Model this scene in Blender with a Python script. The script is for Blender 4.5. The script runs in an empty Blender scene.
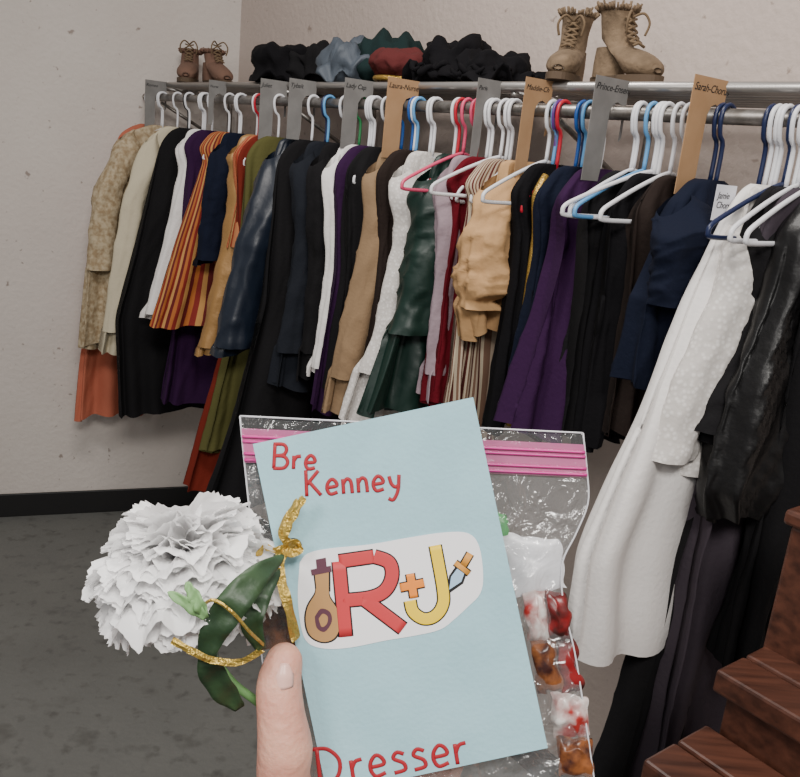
import bpy, math, random
from mathutils import Vector, Matrix, noise
random.seed(7)
# ------------------------------------------------------------------ camera
FPX=850.0; PITCH=math.radians(15.6); ROLL=math.radians(5.7)
CAM=Vector((0,0,1.6))
sp,cp=math.sin(PITCH),math.cos(PITCH); sr,cr=math.sin(ROLL),math.cos(ROLL)
Fv=Vector((0,cp,-sp)); U0=Vector((0,sp,cp)); X0=Vector((1,0,0))
Rv=X0*cr+U0*sr; Uv=U0*cr-X0*sr
cd=bpy.data.cameras.new("camera"); cam=bpy.data.objects.new("camera",cd)
bpy.context.scene.collection.objects.link(cam)
cd.sensor_fit='HORIZONTAL'; cd.sensor_width=36; cd.lens=FPX/800*36
cd.clip_start=0.02
M=Matrix.Identity(4)
for i in range(3):
    M[i][0]=Rv[i]; M[i][1]=Uv[i]; M[i][2]=-Fv[i]; M[i][3]=CAM[i]
cam.matrix_world=M
bpy.context.scene.camera=cam
def ray(px,py): return Fv*FPX+Rv*(px-400)+Uv*(388.5-py)
def W(px,py,dep): return CAM+ray(px,py)*(dep/FPX)
def proj(p):
    v=p-CAM; d=v.dot(Fv); return 400+FPX*v.dot(Rv)/d, 388.5-FPX*v.dot(Uv)/d
# ------------------------------------------------------------------ rack frame
A0=Vector((-1.036,3.32,0)); D=Vector((.622,-.783,0)).normalized()
N=Vector((D.y,-D.x,0))   # toward aisle
ROD=1.70
def R(s,u,z): return A0+D*s+N*u+Vector((0,0,z))
def s_at(px,u=0,z=ROD):
    lo,hi=-0.6,3.05
    for _ in range(40):
        m=(lo+hi)/2
        if proj(R(m,u,z))[0]<px: lo=m
        else: hi=m
    return (lo+hi)/2
def fit(s,px,py):
    r=ray(px,py); t=(s-(CAM-A0).dot(D))/r.dot(D); p=CAM+r*t
    return (p-A0).dot(N), p.z
# ------------------------------------------------------------------ mesh helpers
def mk(name,vs,fs,mat=None,smooth=True,parent=None,uvs=None,mw=None,solid=0,bevel=0,sub=0):
    me=bpy.data.meshes.new(name); me.from_pydata([tuple(v) for v in vs],[],fs); me.update()
    if smooth:
        for p in me.polygons: p.use_smooth=True
    if uvs:
        ul=me.uv_layers.new(name="UVMap")
        for l in me.loops: ul.data[l.index].uv=uvs[l.vertex_index]
    ob=bpy.data.objects.new(name,me); bpy.context.scene.collection.objects.link(ob)
    if mat: me.materials.append(mat)
    if parent is not None: ob.parent=parent
    if mw is not None: ob.matrix_world=mw
    if solid:
        m=ob.modifiers.new("solid","SOLIDIFY"); m.thickness=solid; m.offset=0
    if bevel:
        m=ob.modifiers.new("bevel","BEVEL"); m.width=bevel; m.segments=2
    if sub:
        m=ob.modifiers.new("sub","SUBSURF"); m.levels=sub; m.render_levels=sub
    return ob
class MB:
    def __init__(s): s.v=[]; s.f=[]
    def add(s,v,f):
        o=len(s.v); s.v+= [Vector(x) for x in v]; s.f+=[tuple(i+o for i in q) for q in f]
def tube_g(pts,r,n=10,flat=None,caps=True):
    pts=[Vector(p) for p in pts]; rs=r if isinstance(r,(list,tuple)) else [r]*len(pts)
    vs=[];fs=[]
    t0=(pts[1]-pts[0]).normalized(); a=Vector((0,0,1)) if abs(t0.z)<.9 else Vector((1,0,0))
    nn=t0.cross(a).normalized()
    for i,p in enumerate(pts):
        if i==0: t=pts[1]-pts[0]
        elif i==len(pts)-1: t=pts[-1]-pts[-2]
        else: t=(pts[i+1]-pts[i]).normalized()+(pts[i]-pts[i-1]).normalized()
        t=t.normalized() if t.length>1e-9 else t0
        nn=(nn-t*nn.dot(t))
        nn=nn.normalized() if nn.length>1e-6 else t.orthogonal().normalized()
        b=t.cross(nn)
        for k in range(n):
            a=2*math.pi*k/n; off=nn*math.cos(a)*rs[i]+b*math.sin(a)*rs[i]
            if flat is not None: off=off-flat[0]*off.dot(flat[0])*(1-flat[1])
            vs.append(p+off)
    for i in range(len(pts)-1):
        for k in range(n):
            fs.append((i*n+k,i*n+(k+1)%n,(i+1)*n+(k+1)%n,(i+1)*n+k))
    if caps:
        fs.append(tuple(range(n-1,-1,-1))); o=(len(pts)-1)*n; fs.append(tuple(o+k for k in range(n)))
    return vs,fs
def smooth_path(pts,k=6):
    pts=[Vector(p) for p in pts]; out=[]
    for i in range(len(pts)-1):
        p0=pts[max(i-1,0)];p1=pts[i];p2=pts[i+1];p3=pts[min(i+2,len(pts)-1)]
        for j in range(k):
            t=j/k
            out.append(.5*((2*p1)+(p2-p0)*t+(2*p0-5*p1+4*p2-p3)*t*t+(3*p1-p0-3*p2+p3)*t**3))
    out.append(pts[-1]); return out
def box_g(o,ax,ay,az):
    o=Vector(o);vs=[o,o+ax,o+ax+ay,o+ay,o+az,o+ax+az,o+ax+ay+az,o+ay+az]
    return vs,[(0,3,2,1),(4,5,6,7),(0,1,5,4),(1,2,6,5),(2,3,7,6),(3,0,4,7)]
def empty(name,loc=(0,0,0)):
    e=bpy.data.objects.new(name,None); e.location=loc; bpy.context.scene.collection.objects.link(e); return e
def interp(xs,ys,x):
    if x<=xs[0]: return ys[0]
    for i in range(len(xs)-1):
        if x<=xs[i+1]:
            t=(x-xs[i])/max(1e-9,xs[i+1]-xs[i]); return ys[i]+(ys[i+1]-ys[i])*t
    return ys[-1]
# ------------------------------------------------------------------ materials
def sc(c):
    return tuple(((x/255)/12.92 if x/255<=.04045 else ((x/255+.055)/1.055)**2.4) for x in c)+(1,)
_mc={}
def base(name):
    m=bpy.data.materials.new(name); m.use_nodes=True; nt=m.node_tree; b=nt.nodes["Principled BSDF"]; return m,nt,b
def plain(name,c,rough=.5,metal=0,bump=0,bscale=200,sheen=0,c2=None,nscale=8,spec=None,sub=0,coat=0):
    key=(name,)
    if key in _mc: return _mc[key]
    m,nt,b=base(name)
    b.inputs['Base Color'].default_value=sc(c); b.inputs['Roughness'].default_value=rough; b.inputs['Metallic'].default_value=metal
    if spec is not None: b.inputs['Specular IOR Level'].default_value=spec
    if sheen: b.inputs['Sheen Weight'].default_value=sheen
    if coat: b.inputs['Coat Weight'].default_value=coat
    if sub:
        b.inputs['Subsurface Weight'].default_value=sub; b.inputs['Subsurface Radius'].default_value=(.01,.004,.003); b.inputs['Subsurface Scale'].default_value=1
    tc=nt.nodes.new('ShaderNodeTexCoord')
    if c2 is not None:
        n=nt.nodes.new('ShaderNodeTexNoise'); n.inputs['Scale'].default_value=nscale; n.inputs['Detail'].default_value=6
        r=nt.nodes.new('ShaderNodeValToRGB'); r.color_ramp.elements[0].position=.38; r.color_ramp.elements[1].position=.62
        r.color_ramp.elements[0].color=sc(c); r.color_ramp.elements[1].color=sc(c2)
        nt.links.new(tc.outputs['Object'],n.inputs['Vector']); nt.links.new(n.outputs['Fac'],r.inputs['Fac']); nt.links.new(r.outputs['Color'],b.inputs['Base Color'])
    if bump:
        n=nt.nodes.new('ShaderNodeTexNoise'); n.inputs['Scale'].default_value=bscale; n.inputs['Detail'].default_value=4
        bp=nt.nodes.new('ShaderNodeBump'); bp.inputs['Strength'].default_value=bump; bp.inputs['Distance'].default_value=.004
        nt.links.new(tc.outputs['Object'],n.inputs['Vector']); nt.links.new(n.outputs['Fac'],bp.inputs['Height']); nt.links.new(bp.outputs['Normal'],b.inputs['Normal'])
    _mc[key]=m; return m
def cloth(name,c,rough=.9,sheen=.0,c2=None,nscale=14,bump=.3,bscale=120,metal=0,spec=.15):
    return plain(name,c,rough,metal,bump,bscale,sheen,c2,nscale,spec)
def stripes(name,cols,count,rough=.7):
    m,nt,b=base(name); uv=nt.nodes.new('ShaderNodeUVMap'); s=nt.nodes.new('ShaderNodeSeparateXYZ')
    mu=nt.nodes.new('ShaderNodeMath'); mu.operation='MULTIPLY'; mu.inputs[1].default_value=count
    fr=nt.nodes.new('ShaderNodeMath'); fr.operation='FRACT'
    r=nt.nodes.new('ShaderNodeValToRGB'); r.color_ramp.interpolation='CONSTANT'
    e=r.color_ramp.elements; e[0].color=sc(cols[0]); e[1].position=1/len(cols); e[1].color=sc(cols[1])
    for i in range(2,len(cols)):
        q=e.new(i/len(cols)); q.color=sc(cols[i])
    nt.links.new(uv.outputs[0],s.inputs[0]); nt.links.new(s.outputs[0],mu.inputs[0]); nt.links.new(mu.outputs[0],fr.inputs[0]); nt.links.new(fr.outputs[0],r.inputs[0]); nt.links.new(r.outputs[0],b.inputs['Base Color'])
    b.inputs['Roughness'].default_value=rough; b.inputs['Specular IOR Level'].default_value=.2
    return m
def lace_mat(name,c,c2):
    m,nt,b=base(name); tc=nt.nodes.new('ShaderNodeTexCoord')
    v=nt.nodes.new('ShaderNodeTexVoronoi'); v.inputs['Scale'].default_value=130
    r=nt.nodes.new('ShaderNodeValToRGB'); r.color_ramp.elements[0].position=.2; r.color_ramp.elements[1].position=.5
    r.color_ramp.elements[0].color=sc(c); r.color_ramp.elements[1].color=sc(c2)
    bp=nt.nodes.new('ShaderNodeBump'); bp.inputs['Strength'].default_value=.3; bp.inputs['Distance'].default_value=.002; bp.invert=True
    L=nt.links.new; L(tc.outputs['Object'],v.inputs['Vector']);L(v.outputs['Distance'],r.inputs[0]);L(r.outputs[0],b.inputs['Base Color']);L(v.outputs['Distance'],bp.inputs['Height']);L(bp.outputs[0],b.inputs['Normal'])
    b.inputs['Roughness'].default_value=.9; b.inputs['Specular IOR Level'].default_value=.15
    return m
def wall_mat(name,c,c2,speck,lo=.72,hi=.76,s2=16,rough=.8,bs=.3):
    m,nt,b=base(name); tc=nt.nodes.new('ShaderNodeTexCoord')
    n=nt.nodes.new('ShaderNodeTexNoise'); n.inputs['Scale'].default_value=1.6; n.inputs['Detail'].default_value=9; n.inputs['Roughness'].default_value=.6
    r=nt.nodes.new('ShaderNodeValToRGB'); r.color_ramp.elements[0].position=.3;r.color_ramp.elements[1].position=.7
    r.color_ramp.elements[0].color=sc(c); r.color_ramp.elements[1].color=sc(c2)
    L=nt.links.new
    L(tc.outputs['Object'],n.inputs['Vector']);L(n.outputs['Fac'],r.inputs[0])
    cur=r.outputs[0]
    for s_,lo_,hi_ in ((s2,lo,hi),(s2*2.5,lo-.03,hi)):
        n2=nt.nodes.new('ShaderNodeTexNoise'); n2.inputs['Scale'].default_value=s_; n2.inputs['Detail'].default_value=3
        r2=nt.nodes.new('ShaderNodeValToRGB'); r2.color_ramp.elements[0].position=lo_;r2.color_ramp.elements[1].position=hi_
        mx=nt.nodes.new('ShaderNodeMix'); mx.data_type='RGBA'; mx.inputs[7].default_value=sc(speck)
        L(tc.outputs['Object'],n2.inputs['Vector']);L(n2.outputs['Fac'],r2.inputs[0]);L(r2.outputs[0],mx.inputs[0]);L(cur,mx.inputs[6]); cur=mx.outputs[2]
    L(cur,b.inputs['Base Color'])
    n3=nt.nodes.new('ShaderNodeTexNoise'); n3.inputs['Scale'].default_value=55; n3.inputs['Detail'].default_value=6
    bp=nt.nodes.new('ShaderNodeBump'); bp.inputs['Strength'].default_value=bs; bp.inputs['Distance'].default_value=.01
    L(tc.outputs['Object'],n3.inputs['Vector']);L(n3.outputs['Fac'],bp.inputs['Height']);L(bp.outputs['Normal'],b.inputs['Normal'])
    b.inputs['Roughness'].default_value=rough
    return m
def wood_mat():
    m,nt,b=base("dark_wood"); tc=nt.nodes.new('ShaderNodeTexCoord'); mp=nt.nodes.new('ShaderNodeMapping')
    mp.inputs['Rotation'].default_value=(0,0,.9); mp.inputs['Scale'].default_value=(3,40,40)
    n=nt.nodes.new('ShaderNodeTexNoise'); n.inputs['Scale'].default_value=2; n.inputs['Detail'].default_value=8
    r=nt.nodes.new('ShaderNodeValToRGB'); r.color_ramp.elements[0].position=.3;r.color_ramp.elements[1].position=.75
    r.color_ramp.elements[0].color=sc((52,28,20)); r.color_ramp.elements[1].color=sc((94,56,42))
    L=nt.links.new; L(tc.outputs['Object'],mp.inputs[0]);L(mp.outputs[0],n.inputs['Vector']);L(n.outputs['Fac'],r.inputs[0]);L(r.outputs[0],b.inputs['Base Color'])
    b.inputs['Roughness'].default_value=.42
    return m
def plastic_film(name,tint=(1,1,1),dens=.05,bump=.5):
    m=bpy.data.materials.new(name); m.use_nodes=True; nt=m.node_tree; nt.nodes.clear()
    o=nt.nodes.new('ShaderNodeOutputMaterial'); t=nt.nodes.new('ShaderNodeBsdfTransparent'); g=nt.nodes.new('ShaderNodeBsdfGlossy')
    d=nt.nodes.new('ShaderNodeBsdfDiffuse'); m1=nt.nodes.new('ShaderNodeMixShader'); m2=nt.nodes.new('ShaderNodeMixShader')
    lw=nt.nodes.new('ShaderNodeLayerWeight'); lw.inputs[0].default_value=.35
    mr=nt.nodes.new('ShaderNodeMapRange'); mr.inputs[3].default_value=.05; mr.inputs[4].default_value=.6
    g.inputs['Roughness'].default_value=.14; d.inputs[0].default_value=tuple(tint)+(1,); m1.inputs[0].default_value=dens
    t.inputs[0].default_value=(.97,.97,.97,1)
    L=nt.links.new
    tc=nt.nodes.new('ShaderNodeTexCoord'); n=nt.nodes.new('ShaderNodeTexNoise'); n.inputs['Scale'].default_value=45; n.inputs['Detail'].default_value=3; n.inputs['Distortion'].default_value=1.5
    bp=nt.nodes.new('ShaderNodeBump'); bp.inputs['Strength'].default_value=bump; bp.inputs['Distance'].default_value=.02
    L(tc.outputs['Object'],n.inputs['Vector']);L(n.outputs['Fac'],bp.inputs['Height']);L(bp.outputs[0],g.inputs['Normal']);L(bp.outputs[0],lw.inputs['Normal'])
    L(t.outputs[0],m1.inputs[1]);L(d.outputs[0],m1.inputs[2]);L(lw.outputs['Facing'],mr.inputs[0]);L(mr.outputs[0],m2.inputs[0]);L(m1.outputs[0],m2.inputs[1]);L(g.outputs[0],m2.inputs[2]);L(m2.outputs[0],o.inputs[0])
    return m
def petal_mat():
    m=bpy.data.materials.new("petal_white"); m.use_nodes=True; nt=m.node_tree; nt.nodes.clear()
    o=nt.nodes.new('ShaderNodeOutputMaterial'); d=nt.nodes.new('ShaderNodeBsdfDiffuse'); t=nt.nodes.new('ShaderNodeBsdfTranslucent'); mx=nt.nodes.new('ShaderNodeMixShader')
    d.inputs[0].default_value=(.99,.985,.985,1); t.inputs[0].default_value=(.99,.985,.985,1); mx.inputs[0].default_value=.35
    nt.links.new(d.outputs[0],mx.inputs[1]);nt.links.new(t.outputs[0],mx.inputs[2]);nt.links.new(mx.outputs[0],o.inputs[0]); return m
# ------------------------------------------------------------------ room
wdir=Vector((.933,.359,0)).normalized(); CORN=Vector((-.748,3.502,0))
mw=wall_mat("painted_wall",(208,200,193),(197,188,181),(150,138,130))
mw2=wall_mat("painted_wall_back",(196,181,172),(186,171,162),(148,132,122))
wn=Vector((-wdir.y,wdir.x,0))
v,f=box_g(CORN-wdir*4.5,wdir*4.5,wn*.12,Vector((0,0,3.2))); mk("wall_left",v,f,mw,False)
bn=-N
v,f=box_g(CORN,D*6.0,bn*.12,Vector((0,0,3.2))); mk("wall_back",v,f,mw2,False)
mfloor=wall_mat("concrete_floor",(108,108,104),(93,93,90),(80,79,76),.6,.75,9,.6,.2)
mk("floor",[(-6,-3,0),(6,-3,0),(6,6,0),(-6,6,0)],[(0,1,2,3)],mfloor,False)
mbb=plain("black_rubber",(20,19,20),.5)
v,f=box_g(CORN-wdir*4.5-wn*.012,wdir*4.48,wn*.011,Vector((0,0,.1))); mk("baseboard_left",v,f,mbb,False,bevel=.003)
v,f=box_g(CORN-bn*.012+D*.02,D*6,bn*.011,Vector((0,0,.1))); mk("baseboard_back",v,f,mbb,False,bevel=.003)
# ------------------------------------------------------------------ rack (wall mounted, with a wire shelf)
rack=empty("garment_rack")
mst=plain("worn_steel",(150,146,142),.35,.8,c2=(110,104,98),nscale=30)
mch=plain("shelf_steel",(176,172,168),.35,.75)
b=MB(); b.add(*tube_g([R(-.045,0,ROD),R(3.0,0,ROD)],.0125,16)); mk("hanging_rod",b.v,b.f,mst,parent=rack)
SH=1.747
b=MB()
for i,u in enumerate((-.03,-.075,-.12,-.165,-.205,-.245,-.285)):
    b.add(*tube_g([R(-.015 if u>-.2 else .04,u,SH),R(3.0,u,SH)],.008 if i else .0095,10))
for s in (-.01,.9,1.9,2.97):
    b.add(*tube_g([R(s if s>0 else .045,-.03,SH-.014),R(s if s>0 else .045,-.295,SH-.014)],.006,8))
mk("shelf_bars",b.v,b.f,mch,parent=rack)
b=MB()
for s in (.06,1.03,2.05,2.98):
    b.add(*tube_g([R(s,-.297,1.5),R(s,-.297,SH)],.009,8)); b.add(*tube_g([R(s,-.295,1.55),R(s,-.02,ROD-.016)],.006,8))
mk("wall_brackets",b.v,b.f,mst,parent=rack)
# ------------------------------------------------------------------ hangers
HC={'w':(222,222,226),'b':(30,80,150),'lb':(95,155,205),'n':(22,34,70),'r':(180,30,50),'p':(90,50,120),'pk':(215,80,115),'k':(25,25,27),'g':(40,120,70)}
def hanger(s,col,yaw=0.0,tilt=0.0,half=.195,dz=0):
    mat=plain("hanger_plastic_"+col,HC[col],.35)
    rt=.0038; f=half/.2
    pts=[]
    for k in range(0,13):
        a=math.radians(-35+ (215)*k/12); pts.append((-.0175*math.cos(a),.0175*math.sin(a)))
    hook=pts+[(.0175,-.01),(.012,-.03),(.0,-.045),(0,-.095)]
    arm=[(0,-.094),(.03*f,-.100),(.1*f,-.122),(.17*f,-.148),(.196*f,-.16),(.2*f,-.17),(.19*f,-.176),(.1*f,-.177),(0,-.177)]
    b=MB(); cy,sy=math.cos(yaw),math.sin(yaw)
    def T(p):
        u,z=p; return R(s+u*sy,u*cy+z*tilt,ROD+z+(dz if z<-.09 else 0))
    b.add(*tube_g(smooth_path([T(p) for p in hook],3),rt,8))
    for path in (arm,[(-x,z) for x,z in arm]):
        b.add(*tube_g(smooth_path([T(p) for p in path],3),rt,8))
    return mk("clothes_hanger",b.v,b.f,mat)
# ------------------------------------------------------------------ garments
GS=[]
def garment(name,hook,mat,edge,th=.032,amp=.024,m=9,sleeve=None,cap=.2,sinset=.05,smat=None,sr=.05,puff=False,trim=None,flare=.15,hang='w',wr=.3):
    s=s_at(hook); rnd=random.Random(sum(map(ord,name))+int(hook))
    es=[fit(s,x,y) for x,y in edge]
    us=max(.1,min(.175,es[0][0]))
    e2=[(.035,ROD-.098),(.06,ROD-.104),(us*.86,ROD-.135),(us,ROD-.155)]
    nz=e2[0][1]
    for u,z in es:
        if z<e2[-1][1]-.015: e2.append((max(u,.08),z))
    L=[0]
    for i in range(1,len(e2)): L.append(L[-1]+math.hypot(e2[i][0]-e2[i-1][0],e2[i][1]-e2[i-1][1]))
    K=72;NR=96; vs=[];fs=[];uvs=[]
    sz=fit(s,*sleeve)[1] if sleeve else None
    p1,p2,p3,p4=[rnd.uniform(0,6.28) for _ in range(4)]; m2=m+rnd.choice([3,4,5])
    seed=rnd.uniform(0,50); yaw=rnd.uniform(-.07,.07)
    ztop=nz; zbot=e2[-1][1]
    def ring_at(t):
        l=L[-1]*t
        return interp(L,[e[0] for e in e2],l),interp(L,[e[1] for e in e2],l)
    samp=[ring_at(k/K) for k in range(K+1)]
    for _ in range(3):
        q=samp[:]
        for k in range(1,K):
            q[k]=((samp[k-1][0]+2*samp[k][0]+samp[k+1][0])/4,(samp[k-1][1]+2*samp[k][1]+samp[k+1][1])/4)
        samp=q
    for k in range(K+1):
        ue,z=samp[k]; t=(ztop-z)/max(.01,(ztop-zbot))
        bk=-min(ue*.92,cap)
        uf=ue
        if sz is not None:
            blend=min(1,max(0,(z-sz)/.08)); sh=min(1,max(0,(nz-z)/.1)); uf=ue-sinset*blend*sh
        uc=(uf+bk)/2; hw=(uf-bk)/2
        thk=th*(.4+.6*min(1,t*4)) * (1+flare*t)
        A=amp*(.06+.94*min(1,t)**.7)*min(1,t*5)
        for j in range(NR):
            ph=2*math.pi*j/NR; c=math.cos(ph); si=math.sin(ph)
            cu=math.copysign(abs(c)**.85,c)
            fold=.55*math.sin(m*ph+p1+.9*math.sin(2.2*t+p3))+.35*math.sin(m2*ph+p2-1.1*t*2)+.2*math.sin(3*ph+p3+3*t)
            fold=fold-.3*abs(fold)
            nv=noise.noise(Vector((ph*1.5,z*6,seed)))*.014*min(1,t*5)
            dw=noise.noise(Vector((c*2+z*4,z*12+c*5,seed+9)))
            nv+=.012*wr*math.exp(-(dw*7)**2)*min(1,t*6)
            so=thk*si+(A*fold+nv)*(.5+.5*abs(si))*(1 if si>=0 else -1)
            so+= A*.8*math.sin(m*.5*ph+p2+t)*abs(c)
            u=uc+hw*cu + A*.4*fold*cu
            zz=z - .012*math.sin(2*ph+p1)*(k/K)**3 - .002*math.sin(m*ph+p1)*(k/K)**8
            vs.append(R(s+so+u*yaw,u,zz)); uvs.append((j/NR,zz))
    for k in range(K):
        for j in range(NR):
            fs.append((k*NR+j,k*NR+(j+1)%NR,(k+1)*NR+(j+1)%NR,(k+1)*NR+j))
    root=mk(name,vs,fs,mat,uvs=uvs)
    if sleeve:
        for side in (1,-1):
            n=48; NS=40; vv=[];ff=[];uu=[]
            zs0=ROD-.14
            for i in range(n+1):
                t=i/n; z=zs0+(sz-zs0)*t
                ue=interp([-(q[1]) for q in samp],[q[0] for q in samp],-z)
                if side<0: ue=-min(ue*.92,cap)
                if puff: r=interp([0,.1,.3,.5,.7,.84,.9,.93,1],[.03,.055,.056,.066,.084,.08,.05,.032,.052],t)
                else: r=sr*interp([0,.12,.5,.93,.94,.98,1],[.5,1,.92,.8,.86,.88,.86],t)
                uc=ue-side*r*.85
                sc_=s+(th*.7)*min(1,t*5)+uc*yaw
                for j in range(NS):
                    ph=2*math.pi*j/NS
                    w=1+.05*math.sin(4*ph+3*t+p1)+.03*math.sin(7*ph+p2+2*t)+.018*math.sin(t*30+2.5*math.sin(ph+p1)+p3)+noise.noise(Vector((math.cos(ph)*1.5,t*4,seed+side)))*.14
                    dw=noise.noise(Vector((math.cos(ph)*1.2+t*3,math.sin(ph)*1.2+t*7,seed+20)))
                    w+=.09*math.exp(-(dw*8)**2)*min(1,wr*3)
                    if puff: w+=.07*math.sin(12*ph+p2)*(1-abs(t-.6))
                    vv.append(R(sc_+r*.75*w*math.sin(ph),uc+r*w*math.cos(ph),z+.02*(1-t)*(-math.cos(ph))*side)); uu.append((j/NS*.5,z))
            for i in range(n):
                for j in range(NS):
                    ff.append((i*NS+j,i*NS+(j+1)%NS,(i+1)*NS+(j+1)%NS,(i+1)*NS+j))
            mk("sleeve",vv,ff,smat or mat,uvs=uu,parent=root)
    if trim:
        tm,side_off=trim
        pts=[R(s+th*.9+.016,samp[k][0]*side_off,samp[k][1]) for k in range(6,K-1,2)]
        b=MB(); b.add(*tube_g(pts,.008,8)); mk("trim",b.v,b.f,tm,parent=root)
    GS.append((s,us))
    if hang: hanger(s,hang,rnd.uniform(-.03,.03),half=us*.82,dz=-.01)
    return root,s,samp
k_=lambda *a,**k:cloth(*a,**k)
coral=k_("coral_cotton",(178,102,80)); cream=k_("cream_linen",(194,184,160)); creaml=k_("cream_brocade",(184,169,142),c2=(148,128,100),nscale=60)
blk=k_("black_wool",(19,18,20),spec=.2); blkv=k_("black_velvet",(15,14,17),spec=.15); white=k_("white_cotton",(226,222,219)); purple=k_("purple_velvet",(46,18,54),spec=.2)
navy=k_("navy_wool",(17,22,38),spec=.15); gold=plain("gold_satin",(156,118,70),.45,.25,.3,60); navys=plain("navy_satin",(21,29,42),.4,0,.2,50,spec=.5)
rust=k_("rust_velvet",(106,36,26)); olive=k_("olive_cotton",(84,82,46)); tan=k_("tan_suede",(136,112,86)); lace=lace_mat("white_lace",(222,218,214),(200,195,190))
green=plain("dark_green_satin",(12,38,31),.45,0,.2,45,spec=.45); mauve=k_("mauve_chiffon",(150,132,140)); red=k_("dark_red_velvet",(92,14,26)); tanp=k_("tan_muslin",(184,146,104))
gtrim=plain("gold_braid",(185,150,75),.35,.7,.6,300); greyp=k_("charcoal_taffeta",(62,55,62),rough=.85,spec=.15); leather=plain("black_leather",(14,13,14),.4,0,.5,45,spec=.4)
brw=k_("dark_brown_wool",(38,30,27)); chn=k_("dark_slate_wool",(26,29,36),spec=.2)
st1=stripes("red_gold_stripe",[(168,98,48),(128,42,36),(182,134,78),(98,32,32)],18); st2=stripes("cream_brown_stripe",[(184,166,146),(90,44,40),(190,175,152),(120,92,76)],20); st3=stripes("orange_red_stripe",[(150,60,42),(176,114,76)],20)
G=garment
G("coral_dress",150,coral,[(116,150),(95,250),(80,360),(75,418)],amp=.026,flare=.2,cap=.06)
G("brocade_jacket",162,creaml,[(114,142),(92,190),(87,250),(80,347)],sleeve=(86,268),cap=.1,sr=.055)
G("cream_robe",178,cream,[(142,140),(122,200),(112,270),(100,352)],cap=.14,sleeve=(105,330),sr=.045)
G("black_cloak",190,blk,[(165,140),(138,240),(118,320),(122,415)],flare=.4,cap=.16)
G("white_shirt",205,white,[(180,160),(162,240),(143,318)],sleeve=(144,312),sr=.04)
G("purple_gown",213,purple,[(192,160),(172,330),(160,402)],amp=.027)
G("striped_doublet",230,st1,[(207,160),(178,240),(152,325)],amp=.016)
G("navy_tunic",242,navy,[(222,150),(200,210),(194,262)],sleeve=(196,258))
G("gold_gown",260,gold,[(248,160),(225,230),(198,352)],sleeve=(200,345),hang='r')
G("orange_striped_blouse",268,st3,[(255,155),(238,200),(228,250)],hang='lb')
G("rust_skirt",272,rust,[(262,160),(238,300),(187,492)],amp=.024)
G("olive_dress",280,olive,[(268,160),(240,300),(204,455)])
G("navy_satin_jacket",300,navys,[(284,152),(256,182),(235,250),(214,352)],sleeve=(216,345),sr=.064,wr=.8)
G("black_gown",314,blk,[(292,160),(265,300),(235,420),(205,510)],amp=.03,hang='w')
G("dark_slate_jacket",330,chn,[(318,150),(296,230),(272,388)],sleeve=(278,350),hang='lb')
G("black_doublet",346,blk,[(334,150),(314,250),(298,380)],sleeve=(303,350))
G("white_blouse",362,white,[(352,170),(336,270),(308,372)],sleeve=(310,365),sr=.036,hang='g')
G("purple_robe",374,purple,[(366,165),(345,270),(313,408)])
G("black_tunic",388,blk,[(378,150),(352,280),(330,395)])
G("tan_coat",405,tan,[(392,158),(364,225),(346,300),(325,408)],sleeve=(333,375),sr=.054,hang='b')
G("dark_brown_gown",418,brw,[(408,165),(384,240),(356,408)])
G("white_lace_gown",434,lace,[(420,165),(396,240),(372,330),(342,420)],sleeve=(360,370),sr=.05)
gd,gs,gsm=G("green_satin_dress",462,green,[(440,180),(410,240),(394,310),(360,415)],sleeve=(393,330),sr=.07,hang='r',wr=.7)
G("mauve_gown",478,mauve,[(466,190),(446,290),(424,398)],sleeve=(430,370),hang='pk',sr=.035)
G("dark_red_skirt",492,red,[(482,200),(478,300),(466,402)])
G("striped_skirt",512,st2,[(502,200),(496,300),(476,428)],hang='w')
G("tan_peasant_blouse",530,tanp,[(506,160),(478,190),(464,240),(461,300),(466,335)],sleeve=(463,306),puff=True,hang='n',sinset=.07,wr=.8)
G("black_gold_robe",560,blkv,[(542,175),(524,230),(516,330),(500,425)],trim=(gtrim,.82),hang='lb')
G("navy_dress",588,navy,[(578,190),(562,250),(545,340),(524,430)],hang='n')
G("purple_velvet_gown",608,purple,[(588,178),(562,240),(540,320),(508,432)],amp=.032,flare=.5,hang='w')
G("black_skirt",640,blk,[(616,200),(604,300),(592,425)],hang='w')
G("dark_slate_dress",664,blkv,[(640,205),(626,300),(604,440)],hang='w')
G("brown_corduroy_dress",690,brw,[(662,215),(648,300),(628,430)],hang='w')
nt_,ns_,nsm=G("navy_top",722,navy,[(660,182),(645,225),(638,300),(625,388)],hang='n',th=.045,sleeve=(640,300),sr=.055)
G("white_gown",778,white,[(742,197),(704,262),(652,380),(604,480),(572,560),(556,655)],amp=.022,m=7,flare=.3,hang='w',wr=.1)
G("lace_jacket",788,lace,[(752,202),(710,280),(672,370),(638,465)],sleeve=(640,455),sr=.05,hang='w',wr=.15)
G("black_long_gown",800,blk,[(772,220),(720,400),(665,560),(600,800)],amp=.032,hang='w')
G("black_jacket",808,blk,[(778,200),(742,290),(708,370),(682,432)],sleeve=(684,425))
G("charcoal_gown",826,greyp,[(797,220),(752,320),(715,430),(690,560),(638,800)],amp=.03,m=8)
lv,ls,lsm=G("leather_vest",852,leather,[(812,200),(776,290),(738,390),(708,495),(712,522)],th=.045,amp=.014,wr=.8)
G("black_coat",880,blk,[(850,230),(815,400),(790,520),(775,640)],th=.03)
b=MB()
for i in range(9):
    ue,z=gsm[12+i*3]; c=R(gs+.078,ue-.055,z)
    v,f=tube_g([c+Vector((0,0,-.006)),c+Vector((0,0,-.004)),c,c+Vector((0,0,.004)),c+Vector((0,0,.006))],[.001,.005,.0065,.005,.001],8); b.add(v,f)
mk("pearl_buttons",b.v,b.f,plain("pearl",(225,220,205),.25),parent=gd)
b=MB()
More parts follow.
